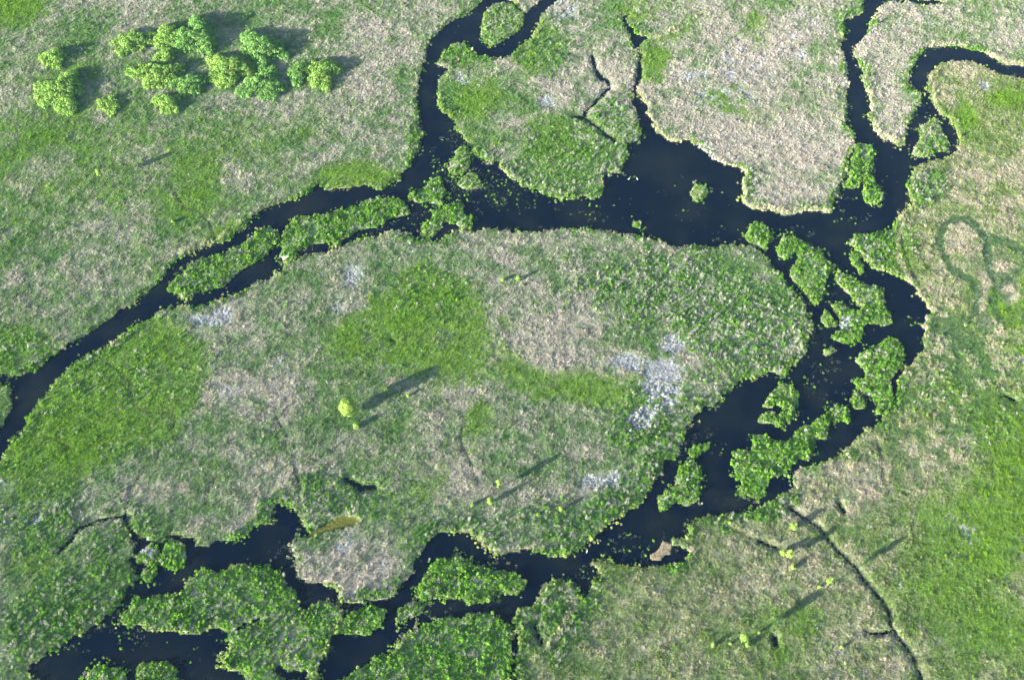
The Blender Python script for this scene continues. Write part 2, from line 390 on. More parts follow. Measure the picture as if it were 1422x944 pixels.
OLIVE = np.array([(424,745),(446,729),(464,720),(480,713),(494,718),(503,727),(485,732),(462,738),(444,742),(431,748)], float)

# vegetation zones in photo pixels: (cx, cy, rx, ry, angle, value, strength)
Z_TAN = [
 (1040,150,190,170,0,.90,1), (1230,90,60,130,0,.88,1), (760,60,90,70,0,.72,1), (520,70,90,90,0,.70,1),
 (470,190,120,70,-15,.66,1), (330,150,110,60,0,.55,.8), (90,380,190,80,-20,.66,1), (160,300,200,80,-10,.42,1),
 (70,60,140,70,0,.38,.8), (150,200,200,70,0,.36,.8), (330,560,190,120,20,.60,1), (560,620,200,80,0,.62,1), (780,440,150,80,25,.74,1),
 (820,600,110,70,0,.60,1), (560,350,120,40,-10,.66,1), (430,430,120,60,-20,.60,1), (1330,260,110,120,0,.74,1), (1310,400,45,80,10,.80,1),
 (1260,540,80,60,-30,.66,1), (1150,680,90,60,-30,.80,1), (1390,200,80,90,0,.66,1), (950,850,200,90,-10,.36,1),
 (1110,790,80,60,30,.56,1), (1330,600,120,70,0,.50,1), (1380,760,130,150,0,.24,1), (1250,940,220,70,0,.36,1), (1330,860,110,60,0,.40,1),
 (860,820,70,40,0,.50,1), (1020,450,110,80,20,.52,1), (250,700,150,40,0,.5,1), (70,780,120,80,0,.42,1), (130,790,50,40,0,.6,.8), (500,790,60,40,0,.75,1), (780,110,60,40,-20,.75,.9),
 (1320,570,90,60,0,.52,.8), (650,710,120,40,0,.5,1), (1380,370,35,22,35,.88,1), (1362,408,12,32,12,.88,1), (1402,405,15,17,0,.85,1), (1375,455,26,10,30,.85,1), (1340,318,18,14,0,.7,1),
]
Z_BRIGHT = [
 (590,430,85,55,0,.95,1), (560,480,70,45,0,.75,1), (640,500,55,60,20,.85,1), (665,570,22,60,8,.7,1), (610,665,50,22,-40,.55,1),
 (170,540,110,70,-25,1,1), (80,620,80,50,-35,.9,1), (230,520,45,50,0,.9,1), (30,680,60,60,0,.5,1), (820,542,90,24,8,.85,1),
 (20,15,45,30,0,.8,1), (770,215,100,55,10,.55,1), (660,140,55,45,35,.7,1), (910,85,22,38,15,.85,1), (745,75,45,32,-45,.8,1), (640,78,30,16,0,.8,1),
 (1350,760,90,90,0,.85,1), (1390,690,60,60,0,.75,1), (1400,880,120,90,0,.6,1), (1400,580,110,90,0,.45,1), (1300,800,70,60,0,.45,1), (690,520,40,30,0,.6,1), (740,540,60,22,10,.6,1), (1300,700,60,60,0,.55,.8), (1390,420,55,80,0,.75,1), (1320,360,16,16,0,.5,1),
 (1400,140,35,15,0,.7,1), (1340,160,15,30,0,.7,1), (1050,35,20,30,0,.5,1), (250,340,100,40,-30,.35,1), (120,250,180,60,0,.38,1), (300,190,120,30,-10,.35,1), (30,480,50,45,0,.75,1),
 (500,245,60,16,0,.8,1), (60,790,70,60,0,.5,1), (1020,150,60,22,25,.4,1), (860,850,80,30,10,.35,1), (1110,870,70,60,0,.42,1), (1070,900,180,40,0,.35,1), (880,15,30,25,0,.55,1), (930,50,60,10,-32,.5,1),
 (310,325,22,10,-40,.8,1), (1240,350,22,35,20,.6,1), (240,250,140,60,-15,.4,1), (60,170,120,90,0,.42,1), (1380,370,34,22,35,0,1), (1362,408,11,32,12,0,1), (1336,320,18,13,0,0,1), (1402,405,14,16,0,0,1), (1375,455,26,10,30,0,1),
]
Z_LEAF = [
 (1280,258,26,24,0,.85,1), (1245,345,30,30,0,.5,1),
 (940,400,200,60,8,.62,1), (1060,460,70,70,0,.72,1), (900,600,45,50,0,.8,1), (880,690,80,40,-30,.8,1), (770,735,110,35,-5,.75,1),
 (80,850,130,70,-30,.8,1), (60,740,120,50,0,.6,1), (470,690,70,30,0,.55,1), (170,730,60,30,0,.5,1), (660,750,80,25,0,.6,1), (770,860,60,60,0,.95,1),
 (770,225,110,50,0,.55,1), (760,75,30,35,-45,.7,1), (850,165,30,30,0,.6,1), (1010,725,50,15,0,.7,1), (1210,350,40,25,0,.9,1), (30,480,50,40,0,.5,1), (640,78,30,16,0,.9,1), (160,550,130,80,-20,.2,1),
 (1300,500,80,60,-30,.25,1), (1340,540,120,80,0,.2,1), (590,410,70,35,0,.35,1),
]
Z_BLEACH = [
 (922,520,24,50,8,1,1), (930,482,16,12,0,1,1), (880,505,38,10,5,.85,1), (895,580,26,14,-20,.9,1), (830,667,40,14,-8,.9,1), (297,441,36,14,-8,.9,1),
 (700,160,30,14,-30,.55,1), (755,140,20,12,0,.7,1), (645,110,25,14,30,.6,1), (490,385,28,22,-30,.55,1), (470,425,12,14,0,.6,1), (387,512,13,16,0,.7,1), (592,350,24,8,0,.55,1),
 (790,20,30,25,0,.5,1), (1245,35,16,8,0,.5,1), (1290,30,14,7,0,.5,1), (1372,120,16,10,0,.6,1), (1190,30,0.1,.1,0,0,0), (980,215,40,9,32,.55,1), (320,530,30,40,0,.35,1),
 (1175,450,13,10,0,1,1), (955,665,12,10,0,.8,1), (1268,510,12,16,0,.5,1), (1140,290,60,8,0,.3,1), (25,700,30,40,0,.5,1), (95,815,20,14,-30,.6,1), (50,720,30,10,-30,.5,1), (205,765,18,10,0,.9,1), (1062,600,14,5,0,.8,1), (800,705,0.1,.1,0,0,0), (602,515,10,6,-30,.8,1), (1240,800,12,8,0,.4,1), (1330,740,30,20,0,.3,1), (1290,870,30,18,0,.35,1),
 (1015,105,90,60,0,.30,1), (1120,60,40,60,0,.3,1), (600,780,0.1,.1,0,0,0), (500,770,45,26,0,.4,1),
]
Z_HUM = [(1340,490,110,70,20,1,1), (1300,580,100,70,-40,.8,1), (1390,400,60,70,0,.6,1), (1200,700,60,60,0,.4,1), (1320,880,110,60,0,.35,1), (740,60,90,60,0,.5,1), (830,150,60,50,0,.4,1)]
SWALES = [[(1311,354),(1306,347),(1305,332),(1311,314),(1324,305),(1342,305),(1354,314),(1363,327),(1375,332),(1392,334),(1422,350)],
          [(1311,354),(1318,370),(1337,385),(1349,393),(1357,410),(1354,433),(1345,448)], [(1372,332),(1370,352),(1374,378),(1382,395),(1378,420),(1388,445)], [(1422,368),(1405,385),(1388,398)]]
PALE = [([(985,10),(964,28),(944,41),(924,48),(903,55)], 4.0), ([(658,128),(676,110),(690,100)], 3.0), ([(800,835),(775,880),(752,905),(735,920)], 4.5),
        ([(1000,722),(1030,738),(1060,752)], 4.0), ([(893,150),(912,180),(928,194),(954,197),(982,214),(1012,230),(1036,240)], 6.0), ([(1034,262),(1036,284),(1080,292),(1148,293)], 5.0), ([(1207,125),(1210,160),(1222,186),(1248,198)], 4.5), ([(1292,110),(1300,145),(1306,158)], 4.0), ([(1370,74),(1400,87),(1440,92)], 4.5), ([(1281,80),(1301,60),(1350,64)], 2.5), ([(595,60),(580,100),(576,120)], 3.0), ([(350,298),(300,335),(250,352)], 3.5),
        ([(1253,300),(1245,350),(1262,392),(1290,432)], 5.0)]  # pale tracks, plus bank edges whose sunlit look is put into the colour


def zone(U, V, zs, base, wob, e0=.35, e1=1.35):
    f = np.full(U.shape, base)
    for cx, cy, rx, ry, an, val, st in zs:
        if st == 0: continue
        c, s = math.cos(R(an)), math.sin(R(an))
        dx, dy = U - cx, V - cy
        q = np.hypot((dx * c + dy * s) / rx, (-dx * s + dy * c) / ry)
        m = (1 - smooth(e0, e1, q + wob)) * st
        f = f * (1 - m) + val * m
    return f


def fields(x, y):
    """what grows at ground points: tan, bright green, leafy, bleached shares (0..1)"""
    U, V = g2px(x, y)
    wob = (fbm(x, y, 34, 5, 3) - .5) * 1.5 + (fbm(x, y, 9, 6, 3) - .5) * 1.1
    n1 = fbm(x, y, 22, 11, 4) - .5
    n2 = fbm(x, y, 7, 12, 4) - .5
    t = np.clip(zone(U, V, Z_TAN, .50, wob) - .07 + n1 * 1.0 + n2 * .75, 0, 1)
    b = np.clip(zone(U, V, Z_BRIGHT, .08, wob * .7, .1, 1.6) * 1.12 + n1 * -.45 + n2 * .5, 0, 1)
    l = zone(U, V, Z_LEAF, 0, wob)
    l = np.clip(np.where(l > .05, l + n2 * .6, n2 * 1.6 - .42), 0, 1)
    w = zone(U, V, Z_BLEACH, .02, wob * .7)
    w = np.clip(w + n2 * 1.1 * smooth(.02, .3, w) + n2 * .3, 0, 1)
    return U, V, t, b, l, w


def creek_dist(U, V, minw=0):
    d = np.full(U.shape, 1e9)
    wu = U + (vnoise(U, V, 5, 3) - .5) * 3.0
    wv = V + (vnoise(U, V, 5, 4) - .5) * 3.0
    for line, wid in CREEKS:
        if wid <= minw: continue
        wid = wid * (.75 if wid <= 3.4 else .85)
        xs = [p[0] for p in line]; ys = [p[1] for p in line]
        m = (U > min(xs) - 15) & (U < max(xs) + 15) & (V > min(ys) - 15) & (V < max(ys) + 15)
        if m.any():
            d[m] = np.minimum(d[m], seg_dist(wu[m], wv[m], line, wid))
    return d


C_TAN = np.array([.485, .45, .40]); C_GREEN = np.array([.145, .265, .075]); C_BRIGHT = np.array([.165, .305, .02])
C_LEAF = np.array([.115, .265, .024]); C_BLEACH = np.array([.54, .57, .60]); C_PALE = np.array([.50, .50, .33])


def poly_ground(pts):
    P = np.array(pts, float)
    x, y = px2g(P[:, 0], P[:, 1])
    return crom(np.stack([x, y], 1), 3)


def height(sd, x, y):
    n = fbm(x, y, 3.0, 21, 2) - .5
    return np.where(sd > 0, .05 + .40 * smooth(0, 2.5, sd) + n * .25 * smooth(0, 2, sd), np.maximum(sd * .6, -.9))


POINTS = {'dry_reeds': [], 'green_sedge': [], 'leafy_marsh_plants': []}


def build_land(name, pts, cell, islet_leaf=None, mat=M_GROUND):
    """ground mesh of one piece of land and the points its plants grow on"""
    poly = poly_ground(pts)
    x0, y0 = poly.min(0) - 4; x1, y1 = poly.max(0) + 4
    gx = np.arange(x0, x1, cell); gy = np.arange(y0, y1, cell)
    X, Y = np.meshgrid(gx, gy)
    amp = 1.7 if islet_leaf is None else 1.5
    WX = X + (fbm(X, Y, 5.0, 41, 3) - .5) * 2 * amp
    WY = Y + (fbm(X, Y, 5.0, 57, 3) - .5) * 2 * amp
    ins = inside(poly, WX, WY)
    U, V = g2px(X, Y)
    cd = creek_dist(U, V, 3.2)
    scale = np.hypot(X - CAM[0], Y - CAM[1]); sl = np.sqrt(scale ** 2 + CAM_H ** 2) / FPX
    land = ins
    sd = np.where(land, edt(land, cell, 9.0), 0) - np.where(~land, edt(~land, cell, 3.0), 0)
    sdc = np.minimum(sd, cd * sl)
    Z = height(sdc, X, Y)
    Z = np.where((cd * sl < .12) & (sd > .5), np.minimum(Z, -.12 + .1 * cd * sl), Z)
    _, _, _, _, _, wq = fields(X, Y)
    Z = Z - smooth(.4, .8, wq) * .2 * smooth(1, 3, sd)
    if name == 'F':
        Z = np.where(inside(OLIVE, U, V), .03, Z)
    # ground colour = litter and moss under the plants
    _, _, t, b, l, w = fields(X, Y)
    lit = (C_TAN * .72)[None, None] * t[..., None] + (C_GREEN * .8)[None, None] * (1 - t[..., None])
    lit = lit * (1 - b[..., None] * .6) + (C_BRIGHT * .75) * b[..., None] * .6
    lit = lit * (1 - w[..., None]) + C_BLEACH * .34 * w[..., None]
    wet = np.maximum(smooth(.7, 0.0, sdc), .8 * smooth(.9, .2, creek_dist(U, V) * sl))[..., None]
    lit = lit * (1 - wet) + np.array([.025, .03, .018]) * wet
    if name == 'F':
        o = inside(OLIVE, U, V)[..., None]
        lit = np.where(o, np.array([.075, .085, .018]), lit)
    keep_v = Z > -.85
    H, W = X.shape
    idx = np.arange(H * W).reshape(H, W)
    f = keep_v[:-1, :-1] | keep_v[1:, :-1] | keep_v[1:, 1:] | keep_v[:-1, 1:]
    quads = np.stack([idx[:-1, :-1][f], idx[:-1, 1:][f], idx[1:, 1:][f], idx[1:, :-1][f]], 1)
    used = np.unique(quads)
    remap = np.full(H * W, -1); remap[used] = np.arange(len(used))
    verts = np.stack([X.ravel(), Y.ravel(), Z.ravel()], 1)[used]
    cols = lit.reshape(-1, 3)[used]
    # plants
    sp = .62 if islet_leaf is None else .56
    px_ = np.arange(x0, x1, sp); py_ = np.arange(y0, y1, sp)
    PX, PY = np.meshgrid(px_, py_)
    PX = (PX + rng.uniform(-.5, .5, PX.shape) * sp).ravel(); PY = (PY + rng.uniform(-.5, .5, PY.shape) * sp).ravel()
    ci = np.clip(((PX - x0) / cell).round().astype(int), 0, W - 1); ri = np.clip(((PY - y0) / cell).round().astype(int), 0, H - 1)
    psd = sd[ri, ci]
    pu, pv = g2px(PX, PY)
    shore = fbm(PX, PY, 6, 95, 3)
    ok = ((psd > .15) | ((psd > -2.6) & (rng.uniform(0, 1, PX.shape) < .9 * smooth(.46, .66, shore) * np.exp(np.minimum(psd, 0) * .9)))) & (pu > XL + 60) & (pu < XR - 60) & (pv > YT + 60) & (pv < YB - 50)
    PX, PY, psd, ri, ci = PX[ok], PY[ok], psd[ok], ri[ok], ci[ok]
    U, V, t, b, l, w = fields(PX, PY)
    sl = np.sqrt((PX - CAM[0]) ** 2 + (PY - CAM[1]) ** 2 + CAM_H ** 2) / FPX
    cdp = creek_dist(U, V) * sl
    ok = (cdp > rng.uniform(-.22, .15, len(PX)))
    if name == 'F':
        ok &= ~inside(OLIVE, U + (vnoise(U, V, 4, 8) - .5) * 5, V + (vnoise(U, V, 4, 9) - .5) * 5)
    PX, PY, psd, U, V, t, b, l, w, sl, cdp, ri, ci = [a[ok] for a in (PX, PY, psd, U, V, t, b, l, w, sl, cdp, ri, ci)]
    PZ = np.maximum(Z[ri, ci], -.12)
    n = len(PX)
    rr = rng.uniform(0, 1, n)
    bn = fbm(PX, PY, 9, 77, 3)
    if islet_leaf is not None:
        nl = fbm(PX, PY, 4, 61, 3)
        l = np.clip(islet_leaf + (nl - .5) * 1.1, 0, 1)
        t = np.clip(.75 - b, 0, 1); b = np.full(n, .35)
        # holes of open water and trampled stems in ragged islets
        gaps = fbm(PX, PY, 3.5, 91, 2) < (.30 if islet_leaf < 1 else .2)
        thin = gaps & (rng.uniform(0, 1, n) < .75)
    else:
        # lush fringe along the water, broken here and there
        fw = .6 + 9 * np.clip(fbm(PX, PY, 14, 78, 3) - .38, 0, 1) * 2.2
        fr = smooth(fw, fw * .35, psd) * smooth(.34, .52, bn)
        l = np.maximum(l, fr * .85); b = np.maximum(b, fr * .4)
        if name in ('H1', 'H3'):
            l = np.clip(.80 + (bn - .5) * 1.2, 0, 1); t = t * .9
        thin = rng.uniform(0, 1, n) < .03
    # low green swales, pale trodden lines, and sunlit bank edges put into the colour
    sw = np.full(n, 1e9)
    for ln in SWALES: sw = np.minimum(sw, seg_dist(U, V, ln, 10))
    swm = smooth(2, -2, sw + (vnoise(PX, PY, 3, 14) - .5) * 5)
    t = t * (1 - swm * .9); l = l * (1 - swm)
    pal = np.full(n, 1e9)
    for ln, wd in PALE: pal = np.minimum(pal, seg_dist(U, V, ln, wd))
    palm = smooth(2.0, -1.5, pal + (vnoise(PX, PY, 4, 15) - .5) * 6)
    if islet_leaf is None:
        l = l * (1 - palm)
    lush = rr < l
    share = .80 if islet_leaf is not None else (.75 if name in ('H1', 'H3') else .42)
    leafy = lush & (rng.uniform(0, 1, n) < np.maximum(share, .8 * smooth(4.5, 1.0, psd)))
    hm = zone(U, V, Z_HUM, .12, np.zeros(n))
    hn = fbm(PX, PY, 5.0, 71, 3)
    low = smooth(.52, .43, hn) * hm if islet_leaf is None else np.zeros(n)
    t = t * (1 - low * .9) + .12 * (1 - low) * hm; b = np.maximum(b, low * .45)
    # colour of each plant
    tt = np.clip(smooth(.10, .90, t + (fbm(PX, PY, 2.2, 66, 2) - .5) * .7 + rng.normal(0, .10, n)), 0, 1)[:, None]
    col = C_TAN * tt + C_GREEN * (1 - tt)
    if name == 'E':      # yellower sedge grows on this side of the river
        e_t, e_g = np.array([.47, .43, .325]), np.array([.17, .26, .055])
        col = e_t * tt + e_g * (1 - tt)
    bb = smooth(.18, .70, b + (fbm(PX, PY, 3.0, 67, 2) - .5) * .5 + rng.normal(0, .06, n))[:, None]
    col = col * (1 - bb) + C_BRIGHT * bb
    lf = (C_LEAF * (1 - bb * .5) + C_BRIGHT * bb * .5)
    pale_leaf = (rng.uniform(0, 1, n) < np.clip(.10 + .25 * (t - .5), 0, .35))[:, None]
    lf = np.where(pale_leaf, lf * .5 + C_PALE * np.array([.55, .66, .5]) * .5, lf)
    if islet_leaf is not None and islet_leaf < .8:
        pass
    tall = lush & ~leafy
    blade = np.where((fbm(PX, PY, 1.8, 68, 2) + rng.normal(0, .05, n) > (.53 if (islet_leaf is None and name not in ('H1', 'H3')) else .64) + .14 * b)[:, None], np.array([.36, .39, .31]), np.array([.125, .26, .05]))
    col = np.where(tall[:, None], blade, col)
    col = np.where(leafy[:, None], lf, col)
    lit_rim = smooth(2.0, .4, psd) * smooth(.46, .62, fbm(PX, PY, 9, 79, 3)) * (.6 if islet_leaf is None else .15)
    col = col * (1 - lit_rim[:, None]) + np.array([.42, .46, .17]) * lit_rim[:, None]  # sunlit reed edge along the water painted into the plant colour
    ww = smooth(.30, .75, w + (fbm(PX, PY, 2.0, 69, 3) - .5) * 1.5 + rng.normal(0, .06, n))
    bleached = (ww > rng.uniform(.3, .9, n)) & ~(leafy & (rng.uniform(0, 1, n) < .35))
    col = np.where(bleached[:, None], C_BLEACH * rng.uniform(.7, 1.1, (n, 1)), col)
    col = col * (1 - swm[:, None] * .85) + np.array([.04, .11, .02]) * swm[:, None] * .85
    col = col * (1 - palm[:, None] * .75) + C_PALE * palm[:, None] * .75
    col = col * rng.uniform(.88, 1.12, (n, 1)) * (.72 + .56 * fbm(PX, PY, 2.4, 97, 2))[:, None] * (1 + rng.normal(0, .03, (n, 3)))
    col = np.clip(col, .01, .75)
    # size: taller near water, low in bleached patches, meadow short
    patch = fbm(PX, PY, 2.6, 33, 2)
    lc = (low * .8 * (~leafy))[:, None]
    col = col * (1 - lc) + np.array([.07, .15, .03]) * lc
    h = .34 + .27 * (patch - .5) * 2 * .6 + rng.normal(0, .10, n)
    h = h * (.7 + .3 * smooth(-1, .5, psd)) * (1 - .5 * swm) * (1 - .30 * bb[:, 0]) * (1 + .35 * smooth(4, .5, psd))
    h = h * np.exp(rng.normal(0, .18, n) + bb[:, 0] * rng.normal(0, .25, n) + (fbm(PX, PY, 1.7, 96, 2) - .5) * 1.2)
    h = np.where(bleached, h * .8, h)
    h = np.where(leafy, h * (.25 + 2.6 * fbm(PX, PY, 3.2, 35, 2)), np.where(tall, h * 2.1, h)) * (1 - .45 * low)
    h = h * (.35 + .65 * smooth(0, 1.2, cdp)) * (1 + .5 * palm)
    s = rng.uniform(.55, .88, n)
    s = np.where(leafy, s * (.75 + (.75 if (islet_leaf is not None or name in ('H1', 'H3')) else .6) * rng.uniform(0, 1, n) ** 2), s)
    keep = ~thin & ~(bleached & (rng.uniform(0, 1, n) < .45))
    scl = np.stack([s, s, np.clip(h, .22, 1.8) * np.where(leafy, s * .95, 1)], 1)
    rot = np.stack([rng.normal(0, .10, n), rng.normal(0, .10, n), rng.uniform(0, 6.283, n)], 1)
    idxs = np.where(leafy, rng.integers(4, 8, n), rng.integers(0, 4, n))
    dry = ~leafy & ~tall & ((tt[:, 0] > .5) & (bb[:, 0] < .5) | bleached | (palm > .5))
    pos = np.stack([PX, PY, PZ - .03], 1)
    return verts, remap[quads], cols, dict(pos=pos, col=col, scl=scl, rot=rot, idx=idxs, keep=keep, leafy=leafy, dry=dry)


# ------------------------------------------------------------------ plant prototypes (not in the scene themselves)
def proto(name, verts, faces, var, mat):
    me = bpy.data.meshes.new(name)
    me.from_pydata([tuple(v) for v in verts], [], faces)
    at = me.attributes.new('var', 'FLOAT', 'POINT')
    at.data.foreach_set('value', np.array(var, np.float32))
    me.materials.append(mat)
    return bpy.data.objects.new(name, me)


def reed_proto(k):
    r = random.Random(100 + k); V = []; F = []; A = []
    for i in range(36):
        rad = .62 * math.sqrt(r.random()); a = r.random() * 6.283
        bx, by = rad * math.cos(a), rad * math.sin(a)
        lean = r.uniform(.05, .35); la = a + r.gauss(0, .9)
        h = r.uniform(.45, 1.25); w = r.uniform(.025, .06); fa = r.random() * 6.283
        fx, fy = math.cos(fa) * w, math.sin(fa) * w
        mx, my = bx + math.cos(la) * lean * .35, by + math.sin(la) * lean * .35
        tx, ty = bx + math.cos(la) * lean, by + math.sin(la) * lean
        n = len(V); v = r.random()
        V += [(bx - fx, by - fy, 0), (bx + fx, by + fy, 0), (mx + fx, my + fy, h * .6), (mx - fx, my - fy, h * .6), (tx + fx * .5, ty + fy * .5, h), (tx - fx * .5, ty - fy * .5, h * .97)]
        F += [(n, n + 1, n + 2, n + 3), (n + 3, n + 2, n + 4, n + 5)]; A += [v] * 6
    return proto('reed_tuft', V, F, A, M_REED)


def leaf_proto(k):
    r = random.Random(200 + k); V = []; F = []; A = []
    for i in range(46):
        a = r.random() * 6.283; e = math.asin(r.uniform(.02, 1.0))
        q = r.uniform(.75, 1.05)
        c = Vector((math.cos(a) * math.cos(e) * .62 * q, math.sin(a) * math.cos(e) * .62 * q, .15 + .85 * math.sin(e) * q))
        nrm = (c - Vector((0, 0, .15)) + Vector((r.gauss(0, .35), r.gauss(0, .35), r.gauss(0, .35)))).normalized()
        t1 = nrm.cross(Vector((r.gauss(0, 1), r.gauss(0, 1), r.gauss(0, 1)))).normalized(); t2 = nrm.cross(t1)
        l = r.uniform(.16, .30); w = l * r.uniform(.45, .8)
        n = len(V); v = r.random()
        V += [c - t1 * l, c + t2 * w, c + t1 * l + nrm * -.04, c - t2 * w]
        F += [(n, n + 1, n + 2, n + 3)]; A += [v] * 4
    # stems up to the leaves
    for i in range(5):
        a = r.random() * 6.283; n = len(V)
        V += [(0.02, 0, 0), (-.02, 0.02, 0), (.4 * math.cos(a), .4 * math.sin(a), .7)]; F += [(n, n + 1, n + 2)]; A += [.1] * 3
    return proto('leafy_clump', V, F, A, M_LEAF)


def pad_proto(k):
    r = random.Random(300 + k); V = []; F = []; A = []
    for i in range(9):
        a = r.random() * 6.283; rad = .75 * math.sqrt(r.random()); cx, cy = rad * math.cos(a), rad * math.sin(a)
        s = r.uniform(.10, .24); n = len(V); v = r.random(); z = r.uniform(.01, .05)
        for q in range(7):
            V.append((cx + s * math.cos(q * .9 + a), cy + s * math.sin(q * .9 + a), z + r.uniform(0, .03)))
        F.append(tuple(range(n, n + 7))); A += [v] * 7
    return proto('pad_cluster', V, F, A, M_LEAF)


PROTOS = [reed_proto(k) for k in range(4)] + [leaf_proto(k) for k in range(4)] + [pad_proto(k) for k in range(3)]


def scatter_group():
    g = bpy.data.node_groups.new('scatter', 'GeometryNodeTree')
    g.interface.new_socket('Geometry', in_out='INPUT', socket_type='NodeSocketGeometry')
    g.interface.new_socket('Geometry', in_out='OUTPUT', socket_type='NodeSocketGeometry')
    N, L = g.nodes, g.links
    gi = N.new('NodeGroupInput'); go = N.new('NodeGroupOutput')
    iop = N.new('GeometryNodeInstanceOnPoints')
    j = N.new('GeometryNodeJoinGeometry')
    for p in reversed(PROTOS):
        oi = N.new('GeometryNodeObjectInfo'); oi.inputs['Object'].default_value = p; oi.inputs['As Instance'].default_value = True
        L.new(oi.outputs['Geometry'], j.inputs[0])

    def attr(nm, ty):
        a = N.new('GeometryNodeInputNamedAttribute'); a.data_type = ty; a.inputs['Name'].default_value = nm
        return a.outputs['Attribute']
    L.new(gi.outputs[0], iop.inputs['Points']); L.new(j.outputs[0], iop.inputs['Instance'])
    iop.inputs['Pick Instance'].default_value = True
    L.new(attr('idx', 'INT'), iop.inputs['Instance Index'])
    L.new(attr('rot', 'FLOAT_VECTOR'), iop.inputs['Rotation'])
    L.new(attr('scl', 'FLOAT_VECTOR'), iop.inputs['Scale'])
    L.new(iop.outputs[0], go.inputs[0])
    return g


SCATTER = scatter_group()


def scatter_obj(name, d, parent=None):
    me = bpy.data.meshes.new(name)
    n = len(d['pos'])
    me.vertices.add(n); me.vertices.foreach_set('co', d['pos'].astype(np.float32).ravel())
    for nm, ty, key in (('col', 'FLOAT_COLOR', 'color'), ('rot', 'FLOAT_VECTOR', 'vector'), ('scl', 'FLOAT_VECTOR', 'vector'), ('idx', 'INT', 'value')):
        at = me.attributes.new(nm, ty, 'POINT')
        v = d[nm]
        if nm == 'col': v = np.concatenate([v, np.ones((n, 1))], 1)
        at.data.foreach_set(key, v.astype(np.int32 if ty == 'INT' else np.float32).ravel())
    o = bpy.data.objects.new(name, me); COL.objects.link(o)
    md = o.modifiers.new('scatter', 'NODES'); md.node_group = SCATTER
    if parent: o.parent = parent
    o['kind'] = 'stuff'
    return o


def sub(d, m):
    return {k: d[k][m] for k in ('pos', 'col', 'scl', 'rot', 'idx')}


# ------------------------------------------------------------------ the setting
corner = [px2g(XL, YB), px2g(XR, YB), px2g(XR, YT), px2g(XL, YT)]
wv = [(float(c[0]) * 1.02, float(c[1]), 0.0) for c in corner]
w_o = mesh_obj('water', wv, [(0, 1, 2, 3)], M_WATER)
tag(w_o, 'dark blue river channels and open pond winding through the marsh', 'water', kind='structure')

B = 7000
ring = [(x, y, .25) for x, y, _ in wv] + [(-B, -B, .25), (B, -B, .25), (B, B, .25), (-B, B, .25)]
f_o = mesh_obj('far_ground', ring, [(4, 5, 1, 0), (5, 6, 2, 1), (6, 7, 3, 2), (7, 4, 0, 3)], M_FAR)
tag(f_o, 'flat marshland stretching away beyond the river bends', 'ground', kind='structure')
bed = mesh_obj('river_bed', [(x, y, -1.2) for x, y, _ in wv], [(0, 1, 2, 3)], M_FAR)
tag(bed, 'muddy bed under the dark water', 'ground', kind='structure')

NAMES = {'A': ('marsh_ground', 'wide pale meadow west of the left river, dotted with round shrubs'),
         'A2': ('marsh_ground', 'sliver of bank at the far left below the side channel'),
         'B': ('marsh_ground', 'tongue of marsh between the left river and the pond'),
         'C': ('marsh_ground', 'pinkish reed land north of the pond'),
         'D': ('marsh_ground', 'reed land between the two upper right channels'),
         'E': ('marsh_ground', 'large marsh right of and below the east channel'),
         'F': ('marsh_island', 'big central marsh island enclosed by the channels'),
         'H1': ('marsh_island', 'dark green leafy island at the bottom left'),
         'H3': ('marsh_island', 'dark green leafy island at the bottom centre')}
allp = []
for k, pts in LAND.items():
    v, q, c, d = build_land(k, pts, 1.0)
    o = mesh_obj(NAMES[k][0], v, q, M_GROUND, smooth_=True, colors=c)
    tag(o, NAMES[k][1], 'island' if 'island' in NAMES[k][0] else 'ground', kind='structure')
    allp.append(d)
allp = {k: np.concatenate([d[k] for d in allp]) for k in allp[0]}
kp = allp['keep']
print('plants', kp.sum())
o = scatter_obj('leafy_marsh_plants', sub(allp, kp & allp['leafy']))
tag(o, 'lush leafy green plants fringing the channels and filling wet hollows', 'plants')
o = scatter_obj('dry_reeds', sub(allp, kp & allp['dry']))
tag(o, 'pale tan and bleached dry reeds covering the marsh', 'reeds')
o = scatter_obj('green_sedge', sub(allp, kp & ~allp['dry'] & ~allp['leafy']))
tag(o, 'green sedge and grass growing through the marsh', 'sedge')

# ------------------------------------------------------------------ islets
for lab, pts, lf in ISLETS:
    v, q, c, d = build_land('islet', pts, .5, islet_leaf=lf)
    ctr = v[:, :2].mean(0); off = np.array([ctr[0], ctr[1], 0])
    o = mesh_obj('reed_islet', v - off, q, M_GROUND, smooth_=True, colors=c)
    o.location = off
    tag(o, lab, 'islet', 'green islets in the channels')
    d['pos'] = d['pos'] - off
    f = scatter_obj('foliage', sub(d, d['keep']), o)


# ------------------------------------------------------------------ shrubs and trees
def tube(p0, p1, r0, r1, n=6):
    p0, p1 = Vector(p0), Vector(p1); ax = (p1 - p0).normalized()
    t1 = ax.orthogonal().normalized(); t2 = ax.cross(t1)
    V = []; F = []
    for p, r in ((p0, r0), (p1, r1)):
        for k in range(n):
            a = 6.283 * k / n; V.append(p + (t1 * math.cos(a) + t2 * math.sin(a)) * r)
    for k in range(n): F.append((k, (k + 1) % n, n + (k + 1) % n, n + k))
    return V, F


